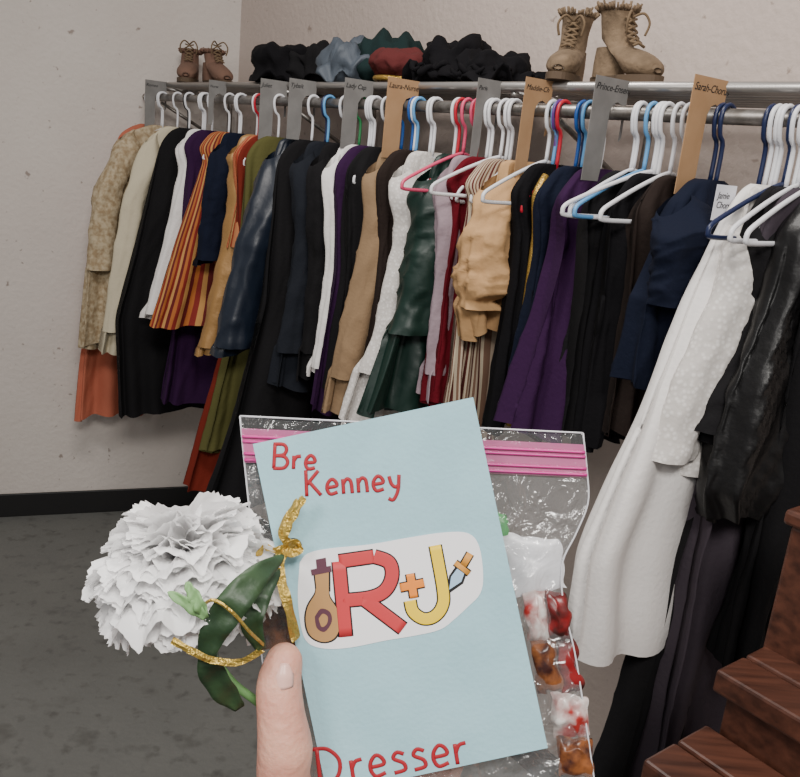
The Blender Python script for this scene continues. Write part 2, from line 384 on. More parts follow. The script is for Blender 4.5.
for i in range(8):
    ue,z=lsm[20+i*4]
    c=R(ls+.068,ue-.09,z); b.add(*tube_g([c+Vector((0,0,-.004)),c,c+Vector((0,0,.004))],[.002,.006,.002],8))
mk("studs",b.v,b.f,plain("metal_stud",(150,150,150),.25,.9),parent=lv)
mp_=plain("white_paper",(225,225,232),.7); mink=plain("black_ink",(25,25,28),.6)
def flat_frame(s,u,z):
    m=Matrix.Identity(4); x=-N; up=Vector((0,0,1)); nn=x.cross(up); o=R(s,u,z)
    for i in range(3): m[i][0]=x[i];m[i][1]=up[i];m[i][2]=nn[i];m[i][3]=o[i]
    return m
def text(body,size,mat,parent,loc,rot=0,shear=.2,extr=.0002,name="lettering",offset=0,space=1.0):
    c=bpy.data.curves.new(name,'FONT'); c.body=body; c.size=size; c.extrude=extr; c.shear=shear; c.offset=offset; c.space_character=space
    o=bpy.data.objects.new(name,c); bpy.context.scene.collection.objects.link(o); c.materials.append(mat)
    o.parent=parent; o.location=loc; o.rotation_euler=(0,0,rot); return o
su=fit(ns_+.085,724,203)
tg=mk("paper_tag",[(-.026,-.026,0),(.026,-.026,0),(.026,.026,0),(-.026,.026,0)],[(0,1,2,3)],mp_,False,mw=flat_frame(ns_+.085,su[0],su[1]),solid=.0006)
text("Jamie\nChorus",.014,mink,tg,(-.02,.006,.0006))
kraft=plain("kraft_card",(172,136,100),.8,c2=(164,128,92),nscale=20); grey=plain("grey_card",(124,122,120),.8,c2=(112,110,108),nscale=20)
def divider(px,mat,txt,h=.13,w=.1,zt=.056):
    s=s_at(px); x1=.024; x0=x1-w
    pl=[(x0,zt),(x1,zt),(x1,-h*.35),(.018,-h*.4),(.018,0),(.010,.014),(0,.018),(-.010,.014),(-.018,0),(-.018,-h*.75),(-.022,-h),(x0,-h)]
    o=mk("rack_divider_tag",[(x,y,0) for x,y in pl],[tuple(range(len(pl)))[::-1]],mat,False,mw=flat_frame(s,0,ROD),solid=.0012)
    text(txt,.0185*w/.1,mink,o,(x0+.003,zt-.022,.001),shear=.3)
for px,mt,tx,h,w in [(160,grey,"Romeo",.11,.08),(219,grey,"Nurse",.08,.06),(279,grey,"Juliet",.11,.085),(308,grey,"Tybalt",.1,.085),(364,grey,"Lady Cap",.11,.085),(409,kraft,"Laura-Nurse",.12,.09),(490,grey,"Paris",.1,.065),(541,kraft,"Maddie-Ch",.12,.075),(616,grey,"Prince-Ensem",.12,.09),(713,kraft,"Sarah-Chorus",.125,.09)]:
    divider(px,mt,tx,h,w)
for px,c,yw in [(168,'w',.1),(184,'k',0),(198,'w',.1),(206,'w',.1),(213,'w',.2),(236,'w',0),(256,'w',.1),(268,'r',0),(290,'w',.2),(296,'w',.1),(328,'n',.2),(346,'w',.1),(372,'w',.1),(380,'w',.1),(414,'b',.1),(420,'lb',0),(440,'w',.1),(458,'w',.1),(484,'r',.2),(498,'w',.1),(516,'w',.1),(560,'p',.1),(568,'r',0),(578,'b',.1),(590,'lb',.1),(600,'n',0),(668,'w',-.1),(737,'n',.1),(772,'n',-.1),(784,'w',.1),(808,'w',.1)]:
    s=s_at(px); g=min(GS,key=lambda q:abs(q[0]-s)); s=max(g[0]-.011,min(g[0]+.011,s))
    hanger(s,c,0,half=g[1]*.78,dz=-.014)
for px,c,yw,hf in [(468,'pk',.1,.17),(506,'w',-.1,.16),(553,'w',.1,.17),(642,'w',.12,.17),(653,'lb',.05,.17),(662,'w',-.1,.19),(680,'w',.05,.17),(797,'n',0,.17),(812,'w',.1,.18),(828,'w',.1,.18)]:
    hanger(s_at(px),c,yw,half=hf)
# ------------------------------------------------------------------ shelf items
def lathe(name,prof,mat,px,u,ruf=0,nz_=.1,ns=9,sx=1,sy=1,n=72,seed=0,z0=SH+.0095,parent=None):
    s=s_at(px,u,z0+.04); vs=[];fs=[]
    pr=[]
    for i in range(len(prof)-1):
        for j in range(3):
            t=j/3; pr.append((prof[i][0]*(1-t)+prof[i+1][0]*t,prof[i][1]*(1-t)+prof[i+1][1]*t))
    pr.append(prof[-1])
    for i,(r,z) in enumerate(pr):
        for k in range(n):
            a=2*math.pi*k/n; rr=r*(1+nz_*noise.noise(Vector((math.cos(a)*2,math.sin(a)*2,z*20+seed)))+nz_*.35*noise.noise(Vector((math.cos(a)*6,math.sin(a)*6,z*60+seed))))
            zz=z+ruf*r/.12*math.sin(ns*a+seed)*(1 if i<12 else .2)+nz_*.2*noise.noise(Vector((math.cos(a)*r*25,math.sin(a)*r*25,seed)))*(.6)
            vs.append(R(s+rr*sx*math.cos(a),u+rr*sy*math.sin(a),max(z0+.001,z0+zz)))
    for i in range(len(pr)-1):
        for k in range(n): fs.append((i*n+k,i*n+(k+1)%n,(i+1)*n+(k+1)%n,(i+1)*n+k))
    fs.append(tuple((len(pr)-1)*n+k for k in range(n)))
    return mk(name,vs,fs,mat,parent=parent)
hatp=lambda br,cr_,h:[(cr_*.9,.004),(br*.98,.006),(br,.012),(br*.98,.016),(cr_*1.05,.02),(cr_,.03),(cr_*1.02,h*.6),(cr_*.95,h*.9),(cr_*.75,h),(cr_*.3,h*.97),(.004,h*.95)]
cap_p=[(.05,.0),(.08,.01),(.1,.03),(.1,.05),(.085,.08),(.06,.1),(.03,.11),(.004,.11)]
lathe("black_felt_hat",hatp(.13,.115,.11),blkv,291,-.14,.008,.2,5,seed=3)
lathe("black_cap",cap_p,blk,322,-.18,.006,.4,5,seed=13)
lathe("slate_velvet_cap",cap_p,plain("slate_satin",(70,78,88),.6,0,.3,60),356,-.13,.004,.5,6,seed=8,sx=.9)
lathe("dark_green_cap",[(.05,.0),(.08,.01),(.11,.04),(.105,.08),(.08,.12),(.03,.13),(.004,.128)],k_("dark_green_felt",(26,42,42)),388,-.19,.004,.3,6,seed=4)
bt=lathe("burgundy_beret",[(.055,.0),(.06,.015),(.08,.03),(.088,.046),(.082,.062),(.055,.078),(.03,.084),(.004,.084)],k_("burgundy_velvet",(88,40,40)),402,-.115,.003,.2,8,seed=5)
s=s_at(402,-.115,SH+.05); b=MB(); b.add(*tube_g([R(s+.066*math.cos(a),-.115+.066*math.sin(a),SH+.022) for a in [i*2*math.pi/30 for i in range(31)]],.007,8)); mk("gold_band",b.v,b.f,gtrim,parent=bt)
def ruffle_hat(px,u,name,n_r,seed,h):
    rh=lathe(name,hatp(.12,.085,h),blkv,px,u,.012,.3,11,seed=seed)
    rng=random.Random(seed); b=MB(); s=s_at(px,u,SH+.05)
    for i in range(n_r):
        a=rng.uniform(0,6.28); r=rng.uniform(.03,.11); c=R(s+r*math.cos(a),u+r*math.sin(a),SH+.03+rng.uniform(0,h*.5)*(1.2-r/.12))
        q0=rng.uniform(0,6)
        pts=[c+Vector((math.cos(q+q0)*.016,math.sin(q+q0)*.016,.008*math.sin(2*q+i))) for q in [j*.5 for j in range(9)]]
        b.add(*tube_g(pts,[.003+.005*math.sin(j/8*3.14) for j in range(9)],6))
    mk("ruffles",b.v,b.f,blkv,parent=rh)
ruffle_hat(458,-.15,"black_ruffled_hat",60,9,.095)
ruffle_hat(490,-.165,"black_plumed_hat",60,21,.07)
def boot(px,u,mat,yaw,scale=1.0,name="lace_up_boot",shaft=.17,seed=0):
    z0=SH+.0115; s=s_at(px,u,z0+.05); fx=(D*math.cos(yaw)+N*math.sin(yaw)); fy=Vector((-fx.y,fx.x,0)); o=R(s,u,z0)
    def P(x,y,z): return o+fx*x*scale+fy*y*scale+Vector((0,0,z*scale))
    root=empty(name)
    S=[(.185,.03,0,.006,.012),(.18,.032,0,.02,.028),(.16,.036,0,.028,.038),(.13,.042,5,.034,.043),(.095,.05,15,.042,.042),(.06,.06,35,.05,.04),(.03,.08,60,.052,.038),(.012,.105,80,.048,.037),(.005,.13,90,.046,.037),(.0,.155,90,.047,.039),(-.002,shaft,90,.05,.042),(-.003,shaft+.012,90,.054,.047)]
    n=28;vs=[];fs=[]
    for i,(x,z,an,hh,wd) in enumerate(S):
        a=math.radians(an); nx,nz2=-math.sin(a),math.cos(a)
        for k in range(n):
            q=2*math.pi*k/n; w=1+.14*noise.noise(Vector((i*.9,math.cos(q)*2,math.sin(q)*2+seed)))
            vs.append(P(x+nx*hh*math.cos(q)*w,wd*math.sin(q)*w,max(.014,z+nz2*hh*math.cos(q)*w)))
    for i in range(len(S)-1):
        for k in range(n): fs.append((i*n+k,i*n+(k+1)%n,(i+1)*n+(k+1)%n,(i+1)*n+k))
    fs.append(tuple(range(n)))
    mk("upper",vs,fs,mat,parent=root,sub=1)
    S2=[(.0,.016,.05,.036),(.0,.05,.05,.037),(.0,.09,.046,.036)]
    vs=[];fs=[]
    for x,z,hh,wd in S2:
        for k in range(n):
            q=2*math.pi*k/n; vs.append(P(x-.005+hh*math.cos(q),wd*math.sin(q),z))
    for i in range(2):
        for k in range(n): fs.append((i*n+k,i*n+(k+1)%n,(i+1)*n+(k+1)%n,(i+1)*n+k))
    mk("heel_counter",vs,fs,mat,parent=root)
    out=[]
    for k in range(36):
        q=2*math.pi*k/36; x=.065+.13*math.cos(q); w=.046 if x>.08 else .038; out.append((x,w*math.copysign(abs(math.sin(q))**.7,math.sin(q))))
    vs=[P(x,y,0) for x,y in out]+[P(x,y,.018) for x,y in out]; fs=[tuple(range(35,-1,-1)),tuple(range(36,72))]+[(k,(k+1)%36,36+(k+1)%36,36+k) for k in range(36)]
    mk("sole",vs,fs,plain("boot_sole",(82,66,50),.8),False,parent=root)
    b=MB()
    lac=[(.10,.09),(.085,.1),(.072,.112),(.063,.127),(.057,.143),(.053,.16)]
    for i in range(len(lac)-1):
        for sg in (1,-1):
            b.add(*tube_g([P(lac[i][0],sg*.018,lac[i][1]),P((lac[i][0]+lac[i+1][0])/2+.004,0,(lac[i][1]+lac[i+1][1])/2+.003),P(lac[i+1][0],-sg*.018,lac[i+1][1])],.0026,6))
    for sg in (1,-1):
        b.add(*tube_g(smooth_path([P(.055,0,.16),P(.075,sg*.02,.172),P(.085,sg*.035,.15),P(.08,sg*.03,.12)]),.0025,6))
    mk("laces",b.v,b.f,plain("boot_lace",(105,86,64),.9),parent=root)
    b=MB(); rg=random.Random(int(px))
    for i in range(90):
        q=rg.uniform(0,6.28); p=P(-.003+.052*math.cos(q),.045*math.sin(q),shaft+.008); dv=fx*math.cos(q)+fy*math.sin(q)
        b.add(*tube_g([p,p+dv*rg.uniform(0,.01)+Vector((0,0,rg.uniform(.006,.016)))],.0022,5))
    mk("frayed_collar",b.v,b.f,mat,parent=root)
    return root
bm_=plain("boot_suede",(122,102,80),.9,0,.6,120,c2=(96,79,60),nscale=25)
boot(572,-.12,bm_,1.0,.73); boot(612,-.10,bm_,.2,.73,seed=5)
bsu=plain("brown_suede",(112,84,70),.9,0,.4,100)
boot(190,-.12,bsu,.5,.85,"ankle_boot",.12); boot(212,-.15,bsu,.1,.85,"ankle_boot",.12,3)
# ------------------------------------------------------------------ wooden steps
wood=wood_mat()
st=empty("wooden_steps")
def corner_at(px,py,z):
    r=ray(px,py); t=(z-CAM.z)/r.z; p=CAM+r*t; return (p-A0).dot(D),(p-A0).dot(N)
s1,u1=corner_at(652,768,.95)
tr=.12; ri=.08
b=MB(); b2=MB()
for i in range(-1,10):
    z=.95-i*ri; uo=u1+i*tr
    if z<.05: break
    for j in range(2):
        b.add(*box_g(R(s1-.015,uo-tr-.01+j*(tr/2+.006),z-.03),D*.6,N*(tr/2+.001),Vector((0,0,.03))))
    b2.add(*box_g(R(s1,uo-tr,0.0),D*.57,N*(tr-.015),Vector((0,0,z-.0305))))
mk("treads",b.v,b.f,wood,False,parent=st,bevel=.004)
mk("risers",b2.v,b2.f,wood,False,parent=st,bevel=.002)
sP,uP=corner_at(762,645,1.03)
b=MB(); b.add(*box_g(R(sP,uP-.05,0.0),D*.07,N*.05,Vector((0,0,1.2)))); b.add(*box_g(R(sP-.008,uP-.058,1.2),D*.086,N*.066,Vector((0,0,.02))))
mk("newel_post",b.v,b.f,wood,False,parent=st,bevel=.005)
# ------------------------------------------------------------------ card
DC=.43; KP=DC/FPX; TA=math.radians(12)
cx=Rv*math.cos(TA)+Uv*math.sin(TA); cyv=Uv*math.cos(TA)-Rv*math.sin(TA); cz=-Fv
CM=Matrix.Identity(4); o=W(253,444,DC)
for i in range(3): CM[i][0]=cx[i];CM[i][1]=cyv[i];CM[i][2]=cz[i];CM[i][3]=o[i]
def cl(px,py,z=.001):
    dx=(px-253)*KP; dy=-(py-444)*KP
    return Vector((dx*math.cos(TA)+dy*math.sin(TA),-dx*math.sin(TA)+dy*math.cos(TA),z))
cw,ch=225*KP,358*KP
vs=[];fs=[]
nx_,ny_=16,24
for j in range(ny_+1):
    for i in range(nx_+1): vs.append((cw*i/nx_,-ch*j/ny_,0))
for j in range(ny_):
    for i in range(nx_): fs.append((j*(nx_+1)+i,(j+1)*(nx_+1)+i,(j+1)*(nx_+1)+i+1,j*(nx_+1)+i+1))
mcard=plain("light_blue_cardstock",(160,200,210),.85,0,.12,400,c2=(154,194,204),nscale=30,spec=.2)
card=mk("name_card",vs,fs,mcard,False,mw=CM,solid=.0012)
GL={'B':[[(0,0),(.02,1)],[(-.05,1),(.4,1),(.55,.8),(.42,.58),(.03,.52)],[(.03,.52),(.45,.5),(.62,.27),(.45,.03),(-.03,0)]],
'r':[[(0,0),(0,.55)],[(0,.32),(.12,.5),(.32,.54)]],
'e':[[(.02,.28),(.4,.32),(.36,.5),(.2,.58),(.03,.42),(0,.2),(.13,.02),(.42,.08)]],
'K':[[(0,0),(.03,1)],[(.55,.95),(.04,.45)],[(.14,.55),(.6,0)]],
'n':[[(0,0),(0,.56)],[(0,.36),(.15,.55),(.3,.5),(.35,.3),(.36,0)]],
'y':[[(0,.55),(.08,.25),(.24,.12),(.38,.2)],[(.42,.58),(.34,.0),(.12,-.36),(-.08,-.3)]],
'D':[[(0,0),(.05,1)],[(-.08,1),(.35,.95),(.65,.6),(.5,.15),(-.08,0)]],
's':[[(.35,.5),(.15,.57),(.03,.42),(.3,.26),(.32,.08),(0,.03)]]}
WD={'B':.82,'r':.5,'e':.62,'K':.8,'n':.58,'y':.62,'D':.9,'s':.55}
def hand_text(txt,px,py,h,ang,mat,rad,parent,name):
    b=MB(); x=0; a=math.radians(ang)-TA; o=cl(px,py,.0009)
    for c in txt:
        for st_ in GL[c]:
            pts=[]
            for p in st_:
                X=(x+p[0]*.92)*h*KP; Y=p[1]*h*KP
                pts.append(o+Vector((X*math.cos(a)-Y*math.sin(a),X*math.sin(a)+Y*math.cos(a),0)))
            b.add(*tube_g(smooth_path(pts,5),rad*KP,8,flat=(Vector((0,0,1)),.25)))
        x+=WD[c]
    mk(name,b.v,b.f,mat,parent=parent)
mred=plain("red_marker",(160,24,36),.6)
hand_text("Bre",274,468,24,-2,mred,1.8,card,"writing_bre")
hand_text("Kenney",307,496,26,4,mred,1.8,card,"writing_kenney")
hand_text("Dresser",321,785,37,9,mred,2.0,card,"writing_dresser")
def flatpoly(name,pts,z,mat,parent,th=.0003):
    n=len(pts); vs=[(x,y,z) for x,y in pts]+[(x,y,z+th) for x,y in pts]
    fs=[tuple(range(n-1,-1,-1)),tuple(range(n,2*n))]+[(k,(k+1)%n,n+(k+1)%n,n+k) for k in range(n)]
    return mk(name,vs,fs,mat,False,parent=parent)
def pxs(L_,k=4):
    sm=smooth_path([Vector((x,y,0)) for x,y in list(L_)+[L_[0]]],k)[:-1]
    return [tuple(cl(p.x,p.y))[:2] for p in reversed(sm)]
mwp=plain("white_sticker",(242,240,242),.6)
outline=[(300,562),(308,553),(330,548),(370,544),(410,537),(445,532),(468,533),(479,546),(483,575),(480,593),(468,606),(455,618),(440,629),(415,635),(385,640),(350,647),(325,648),(308,642),(301,625),(298,595)]
flatpoly("sticker",pxs(outline),.0008,mwp,card,.0003)
mR=plain("sticker_red",(194,58,62),.6); mY=plain("sticker_yellow",(240,204,30),.6); mO=plain("sticker_orange",(234,136,44),.6); mK=plain("sticker_black",(20,18,18),.6)
def stroke(name,paths,rad,mat,z,k=6):
    b=MB()
    for p in paths: b.add(*tube_g([cl(q.x,q.y,z) for q in smooth_path([Vector((x,y,0)) for x,y in p],k)],rad*KP,16,flat=(Vector((0,0,1)),.0008/ (rad*KP)*.12)))
    mk(name,b.v,b.f,mat,parent=card)
Rp=[[(339,561),(346,636)],[(339,561),(374,556)],[(374,556),(389,562),(392,576),(385,590),(370,597),(343,600)],[(362,597),(403,628)]]
stroke("letter_R_outline",Rp,7.8,mK,.0012); stroke("letter_R",Rp,6.5,mR,.0014)
Jp=[[(435,545),(443,590),(442,606),(434,616),(423,618),(413,611),(410,600)]]
stroke("letter_J_outline",Jp,7.0,mK,.0012); stroke("letter_J",Jp,5.7,mY,.0014)
Pp=[[(400,587),(424,582)],[(410,573),(414,597)]]
stroke("plus_sign_outline",Pp,5.2,mK,.0016); stroke("plus_sign",Pp,4.0,mO,.0018)
mbr=plain("sticker_brown",(176,134,84),.6); mdk=plain("sticker_dark_brown",(86,48,62),.6)
# round-bodied potion bottle with stopper
body=[(316,588),(315,594),(308,606),(306,620),(310,634),(322,641),(334,638),(340,626),(338,610),(330,597),(328,588)]
flatpoly("bottle_outline",pxs([(323+(x-323)*1.1,614+(y-614)*1.06) for x,y in body]),.0011,mK,card,.0001)
flatpoly("bottle_body",pxs(body),.00125,mbr,card,.0001)
neck=[(315,572),(329,570),(329,590),(317,592)]
flatpoly("bottle_neck_outline",pxs([(322+(x-322)*1.25,581+(y-581)*1.1) for x,y in neck],1),.0011,mK,card,.0001)
flatpoly("bottle_neck",pxs(neck,1),.0013,mbr,card,.0001)
lip=[(311,569),(331,565),(332,571),(312,575)]
flatpoly("bottle_lip",pxs(lip,1),.0015,mdk,card,.0001)
flatpoly("bottle_stopper",pxs([(316,559),(326,557),(327,567),(317,569)],1),.0014,mdk,card,.0001)
flatpoly("bottle_label",pxs([(315,616),(321,608),(330,611),(332,621),(325,631),(317,627)]),.0014,mdk,card,.0001)
flatpoly("label_skull",pxs([(319,618),(323,613),(328,616),(327,623),(322,626)]),.0015,mbr,card,.0001)
# dagger
mgry=plain("sticker_grey",(165,195,220),.5); mhl=plain("sticker_hilt",(210,146,60),.6)
flatpoly("dagger_blade_outline",pxs([(446,595),(449,575),(456,565),(467,572),(463,583)],1),.0012,mK,card,.0001)
flatpoly("dagger_blade",pxs([(449,589),(451,576),(457,568),(464,573),(461,581)],1),.0014,mgry,card,.0001)
stroke("dagger_guard_outline",[[(455,562),(469,573)]],3.8,mK,.0013,2); stroke("dagger_guard",[[(455,562),(469,573)]],2.6,mhl,.0016,2)
stroke("dagger_grip_outline",[[(463,565),(470,553)]],4.6,mK,.0013,2); stroke("dagger_grip",[[(463,565),(470,553)]],3.3,mhl,.0016,2)
hp=cl(294,546)
flatpoly("punched_hole",[(hp.x+.0042*math.cos(a),hp.y+.0042*math.sin(a)) for a in [k*2*math.pi/24 for k in range(24)]],.0010,mK,card,.0002)
# ------------------------------------------------------------------ zip bag
film=plastic_film("clear_film")
def spl(L_): 
    q=smooth_path([Vector((a*400,c,0)) for a,c in L_],8); return [p.x/400 for p in q],[p.y for p in q]
lxx,lxy=spl([(0,240),(.08,243),(.3,252),(.6,262),(1,285)]); rxx,rxy=spl([(0,583),(.1,587),(.18,588),(.26,576),(.34,562),(.45,564),(.6,577),(1,600)])
def bagpt(u,v,dep):
    xl=interp(lxx,lxy,v); xr=interp(rxx,rxy,v)
    x=xl+(xr-xl)*u; yt=416+17*u; y=yt+(820-yt)*v
    return W(x,y,dep)
def bag_sheet(front,v0=0,v1=1,u0=0,u1=1,nu=90,nv=100,off=0):
    vs=[];fs=[]
    for j in range(nv+1):
        v=v0+(v1-v0)*j/nv
        for i in range(nu+1):
            u=u0+(u1-u0)*i/nu
            e=math.sin(math.pi*min(1,max(0,u)))**.5*min(1,max(0,(v-.12)*4))
            w=noise.noise(Vector((u*5,v*6,3 if front else 8)))*.006+abs(noise.noise(Vector((u*14+v*8,v*12,5 if front else 2))))*.008
            w+=.003*math.sin(u*25+v*18)*math.exp(-((v-.25)/.12)**2)
            dep=.447+ (-.008 if front else .009)*e+w*.8*e+.0012*math.sin(u*9)
            if front: dep=max(dep,.4335)
            vs.append(bagpt(u,v,dep+off))
    for j in range(nv):
        for i in range(nu): a=j*(nu+1)+i; fs.append((a,a+1,a+nu+2,a+nu+1))
    return vs,fs
b=MB(); b.add(*bag_sheet(True)); b.add(*bag_sheet(False)); bag=mk("zip_bag",b.v,b.f,film)
mpink=plastic_film("pink_zip_plastic",(.8,.2,.45),.5,.1)
mpk2=plain("pink_zip_ridge",(196,54,136),.35)
b=MB(); b.add(*bag_sheet(True,.03,.115,nu=60,nv=4,off=-.0012)); mk("zip_band",b.v,b.f,mpink,parent=bag)
b=MB()
for vv in (.05,.062,.092,.108):
    vs_,_=bag_sheet(True,vv,vv+.001,nu=60,nv=1,off=-.002); b.add(*tube_g(vs_[:61],.0008,6))
mk("zip_ridges",b.v,b.f,mpk2,parent=bag)
b=MB()
for sgn in (0,1):
    vs_=[bagpt(sgn,j/60,.447) for j in range(61)]; b.add(*tube_g(vs_,.0005,6))
vs_=[bagpt(j/40,0,.447) for j in range(41)]; b.add(*tube_g(vs_,.0005,6))
mk("seams",b.v,b.f,plain("film_edge",(205,205,210),.2),parent=bag)
def pillow(name,px4,dep,th,mat,seed):
    n=14; vs=[];fs=[]
    P=[Vector((x,y,0)) for x,y in px4]
    for side in (-1,1):
        for j in range(n+1):
            for i in range(n+1):
                u=i/n;v=j/n; q=(P[0]*(1-u)+P[1]*u)*(1-v)+(P[3]*(1-u)+P[2]*u)*v
                e=max(0,(math.sin(math.pi*u)*math.sin(math.pi*v)))**.5
                dd=dep+side*th*e+noise.noise(Vector((u*4,v*4,seed)))*th*.5*e
                vs.append(W(q.x+6*noise.noise(Vector((u*3,v*3,seed+5))),q.y+5*noise.noise(Vector((u*3,v*3,seed+15))),dd))
    m_=(n+1)**2
    for sd in (0,1):
        for j in range(n):
            for i in range(n): a=sd*m_+j*(n+1)+i; fs.append((a,a+1,a+n+2,a+n+1))
    return mk(name,vs,fs,mat,parent=bag)
mcandy=plain("candy_wrapper",(130,26,28),.3,0,0,c2=(50,22,20),nscale=90); mcandy2=plain("candy_wrapper_brown",(56,28,24),.3,c2=(140,84,46),nscale=110); mcandy3=plain("candy_wrapper_white",(205,200,195),.3,c2=(150,40,36),nscale=80)
pillow("paper_packet",[(500,534),(560,540),(567,588),(515,598)],.449,.003,plain("white_packet",(220,220,224),.3),1)
pillow("candy_1",[(522,592),(545,590),(549,640),(528,642)],.447,.005,mcandy3,2)
pillow("candy_2",[(545,590),(566,594),(572,640),(550,642)],.448,.005,mcandy,3)
pillow("candy_3",[(530,640),(556,638),(562,690),(538,694)],.447,.005,mcandy2,4)
pillow("candy_4",[(555,638),(576,642),(582,690),(562,694)],.449,.004,mcandy,7)
pillow("candy_5",[(550,692),(586,696),(590,735),(554,738)],.448,.005,mcandy3,8)
pillow("candy_6",[(556,735),(592,738),(594,775),(560,778)],.448,.005,mcandy2,9)
pillow("candy_7",[(250,596),(292,592),(298,645),(258,650)],.449,.004,mcandy2,6)
pillow("green_packet",[(484,510),(506,514),(511,545),(490,548)],.450,.002,plain("green_wrap",(60,150,75),.4),5)
# ------------------------------------------------------------------ carnation
fl=empty("white_carnation")
ctr=W(190,592,.425)
ax=(Uv*.93-Rv*.14+Fv*.12).normalized()
e1=ax.orthogonal().normalized(); e2_=ax.cross(e1)
mpet=petal_mat()
rg=random.Random(11)
b=MB(); NP=135; ga=2.39996
for i in range(NP):
    q=i/NP; al=math.radians(6+ (108)*(q**.7)); Lp=(.046+.002*math.sin(q*19))*rg.uniform(.9,1.06)
    if q>.75: Lp*=.93
    az=i*ga; er=e1*math.cos(az)+e2_*math.sin(az); et=ax.cross(er)
    nr,nvv=10,40; vs=[]; fs=[]
    ph=rg.uniform(0,6.28); ph2=rg.uniform(0,6.28); ph3=rg.uniform(0,6.28); fr=rg.choice([2.2,2.8,3.3]); spread=rg.uniform(.46,.64); tw=rg.uniform(-.25,.25)
    for a in range(nvv+1):
        vv=-1+2*a/nvv
        LL=Lp*(1-.08*vv*vv)*(1+.025*math.sin(9*vv+ph2)+.016*(1 if a%2 else -1)*(.6+.4*math.sin(5*vv)))
        for r_ in range(nr+1):
            r=r_/nr; aa=al-.3*(1-r)+.3*r*r; th_=vv*spread*(.5+.5*r)
            dirv=er*math.sin(aa)+ax*math.cos(aa); nrm=er*math.cos(aa)-ax*math.sin(aa)
            ruff=.0036*r*r*math.sin(fr*vv*2.4+ph)+.002*r**3*math.sin(9.5*vv+ph2)+.0009*r**4*math.sin(21*vv+ph3)
            p=dirv*(LL*r*math.cos(th_))+et*(LL*r*math.sin(th_))+nrm*(ruff+tw*vv*LL*r*.25)
            vs.append(ctr+p+ax*.004)
    for a in range(nvv):
        for r_ in range(nr): k=a*(nr+1)+r_; fs.append((k,k+1,k+nr+2,k+nr+1))
    b.add(vs,fs)
mk("petals",b.v,b.f,mpet,parent=fl)
mgr=plain("calyx_green",(98,140,84),.6); mleaf=plain("leaf_green",(34,56,34),.5,0,.3,90,c2=(50,74,44),nscale=40)
b=MB(); b.add(*tube_g([ctr+ax*t for t in (.008,.0,-.006,-.014,-.02)],[.009,.0085,.0075,.006,.003],14)); mk("calyx",b.v,b.f,mgr,parent=fl)
b=MB(); b.add(*tube_g(smooth_path([ctr-ax*.018,W(206,646,.42),W(232,682,.42),W(262,706,.426),W(292,740,.436)]),.0022,8)); mk("stem",b.v,b.f,mgr,parent=fl)
def leaf(name,pts,wd,mat,parent,fold=.3,tip0=.05):
    P=smooth_path(pts,8); n=len(P); vs=[];fs=[]
    for i,p in enumerate(P):
        t=(P[min(i+1,n-1)]-P[max(i-1,0)]).normalized(); sd=t.cross(Fv).normalized(); q=i/(n-1)
        w=wd*max(tip0,math.sin(math.pi*min(1,q*.93+.07))**.7)
        for k in (-2,-1,0,1,2):
            vs.append(p+sd*w*k/2+(-Fv)*(abs(k)/2*w*fold)+(-Fv)*.001*math.sin(i*.9+k))
    for i in range(n-1):
        for k in range(4): a=i*5+k; fs.append((a,a+1,a+6,a+5))
    return mk(name,vs,fs,mat,parent=parent,solid=.0005)
leaf("leaf_1",[W(204,662,.392),W(214,632,.386),W(236,600,.384),(W(260,574,.394)),W(284,556,.410)],.0072,mleaf,fl,.15)
leaf("leaf_2",[W(240,708,.415),W(224,690,.405),W(210,664,.395),W(212,640,.392)],.0065,mleaf,fl)
leaf("leaf_3",[W(262,650,.405),W(252,622,.398),W(262,594,.400),W(280,570,.412)],.0055,mleaf,fl)
mpl=plain("pale_leaf",(120,160,104),.6)
leaf("sepal_1",[W(206,618,.380),W(200,606,.376),W(192,592,.376),W(186,582,.378)],.003,mpl,fl)
leaf("sepal_2",[W(206,618,.380),W(192,606,.376),W(168,592,.377)],.003,mpl,fl)
# ------------------------------------------------------------------ gold ribbon
mg=plain("gold_foil",(200,170,85),.28,.8,.5,500)
def ribbon(pts,w,name,parent,tw=0):
    P=smooth_path(pts,8); vs=[];fs=[]
    for i,p in enumerate(P):
        t=(P[min(i+1,len(P)-1)]-P[max(i-1,0)]).normalized(); sd=t.cross(Fv)
        sd=sd.normalized() if sd.length>.05 else Rv
        a=tw*i/len(P)*3+.3*math.sin(i*.8); sd=sd*math.cos(a)+sd.cross(t)*math.sin(a)
        for k in (-1,0,1): vs.append(p+sd*w*k+(-Fv)*.0006*(1-abs(k)))
    for i in range(len(P)-1):
        for k in range(2): a=i*3+k; fs.append((a,a+1,a+4,a+3))
    return mk(name,vs,fs,mg,parent=parent,solid=.0003,smooth=False)
rb=empty("gold_ribbon")
ribbon([W(294,547,.426),W(285,538,.42),W(289,524,.418),W(297,510,.417),W(304,497,.417)],.0022,"ribbon_up",rb,.3)
ribbon([W(290,547,.424),W(281,532,.42),W(290,512,.418),W(298,500,.417)],.0016,"ribbon_up_2",rb,.3)
ribbon([W(292,547,.426),W(280,558,.42),W(281,580,.415),W(288,605,.413),W(296,640,.42)],.0026,"ribbon_down",rb,.25)
ribbon([W(294,546,.426),W(276,550,.419),W(264,547,.418),W(258,556,.418)],.0020,"ribbon_left",rb,.4)
ribbon([W(283,548,.421),W(292,553,.418),W(300,548,.421),W(293,541,.419),W(284,547,.419)],.0022,"ribbon_knot",rb,.4)
ribbon([W(198,612,.385),W(212,600,.38),W(232,612,.380),W(250,632,.388),W(264,645,.403)],.0007,"ribbon_loop_1",rb,.2)
ribbon([W(172,640,.38),W(190,650,.38),W(212,660,.385),W(240,662,.392),W(262,650,.405)],.0016,"ribbon_loop_2",rb,.3)
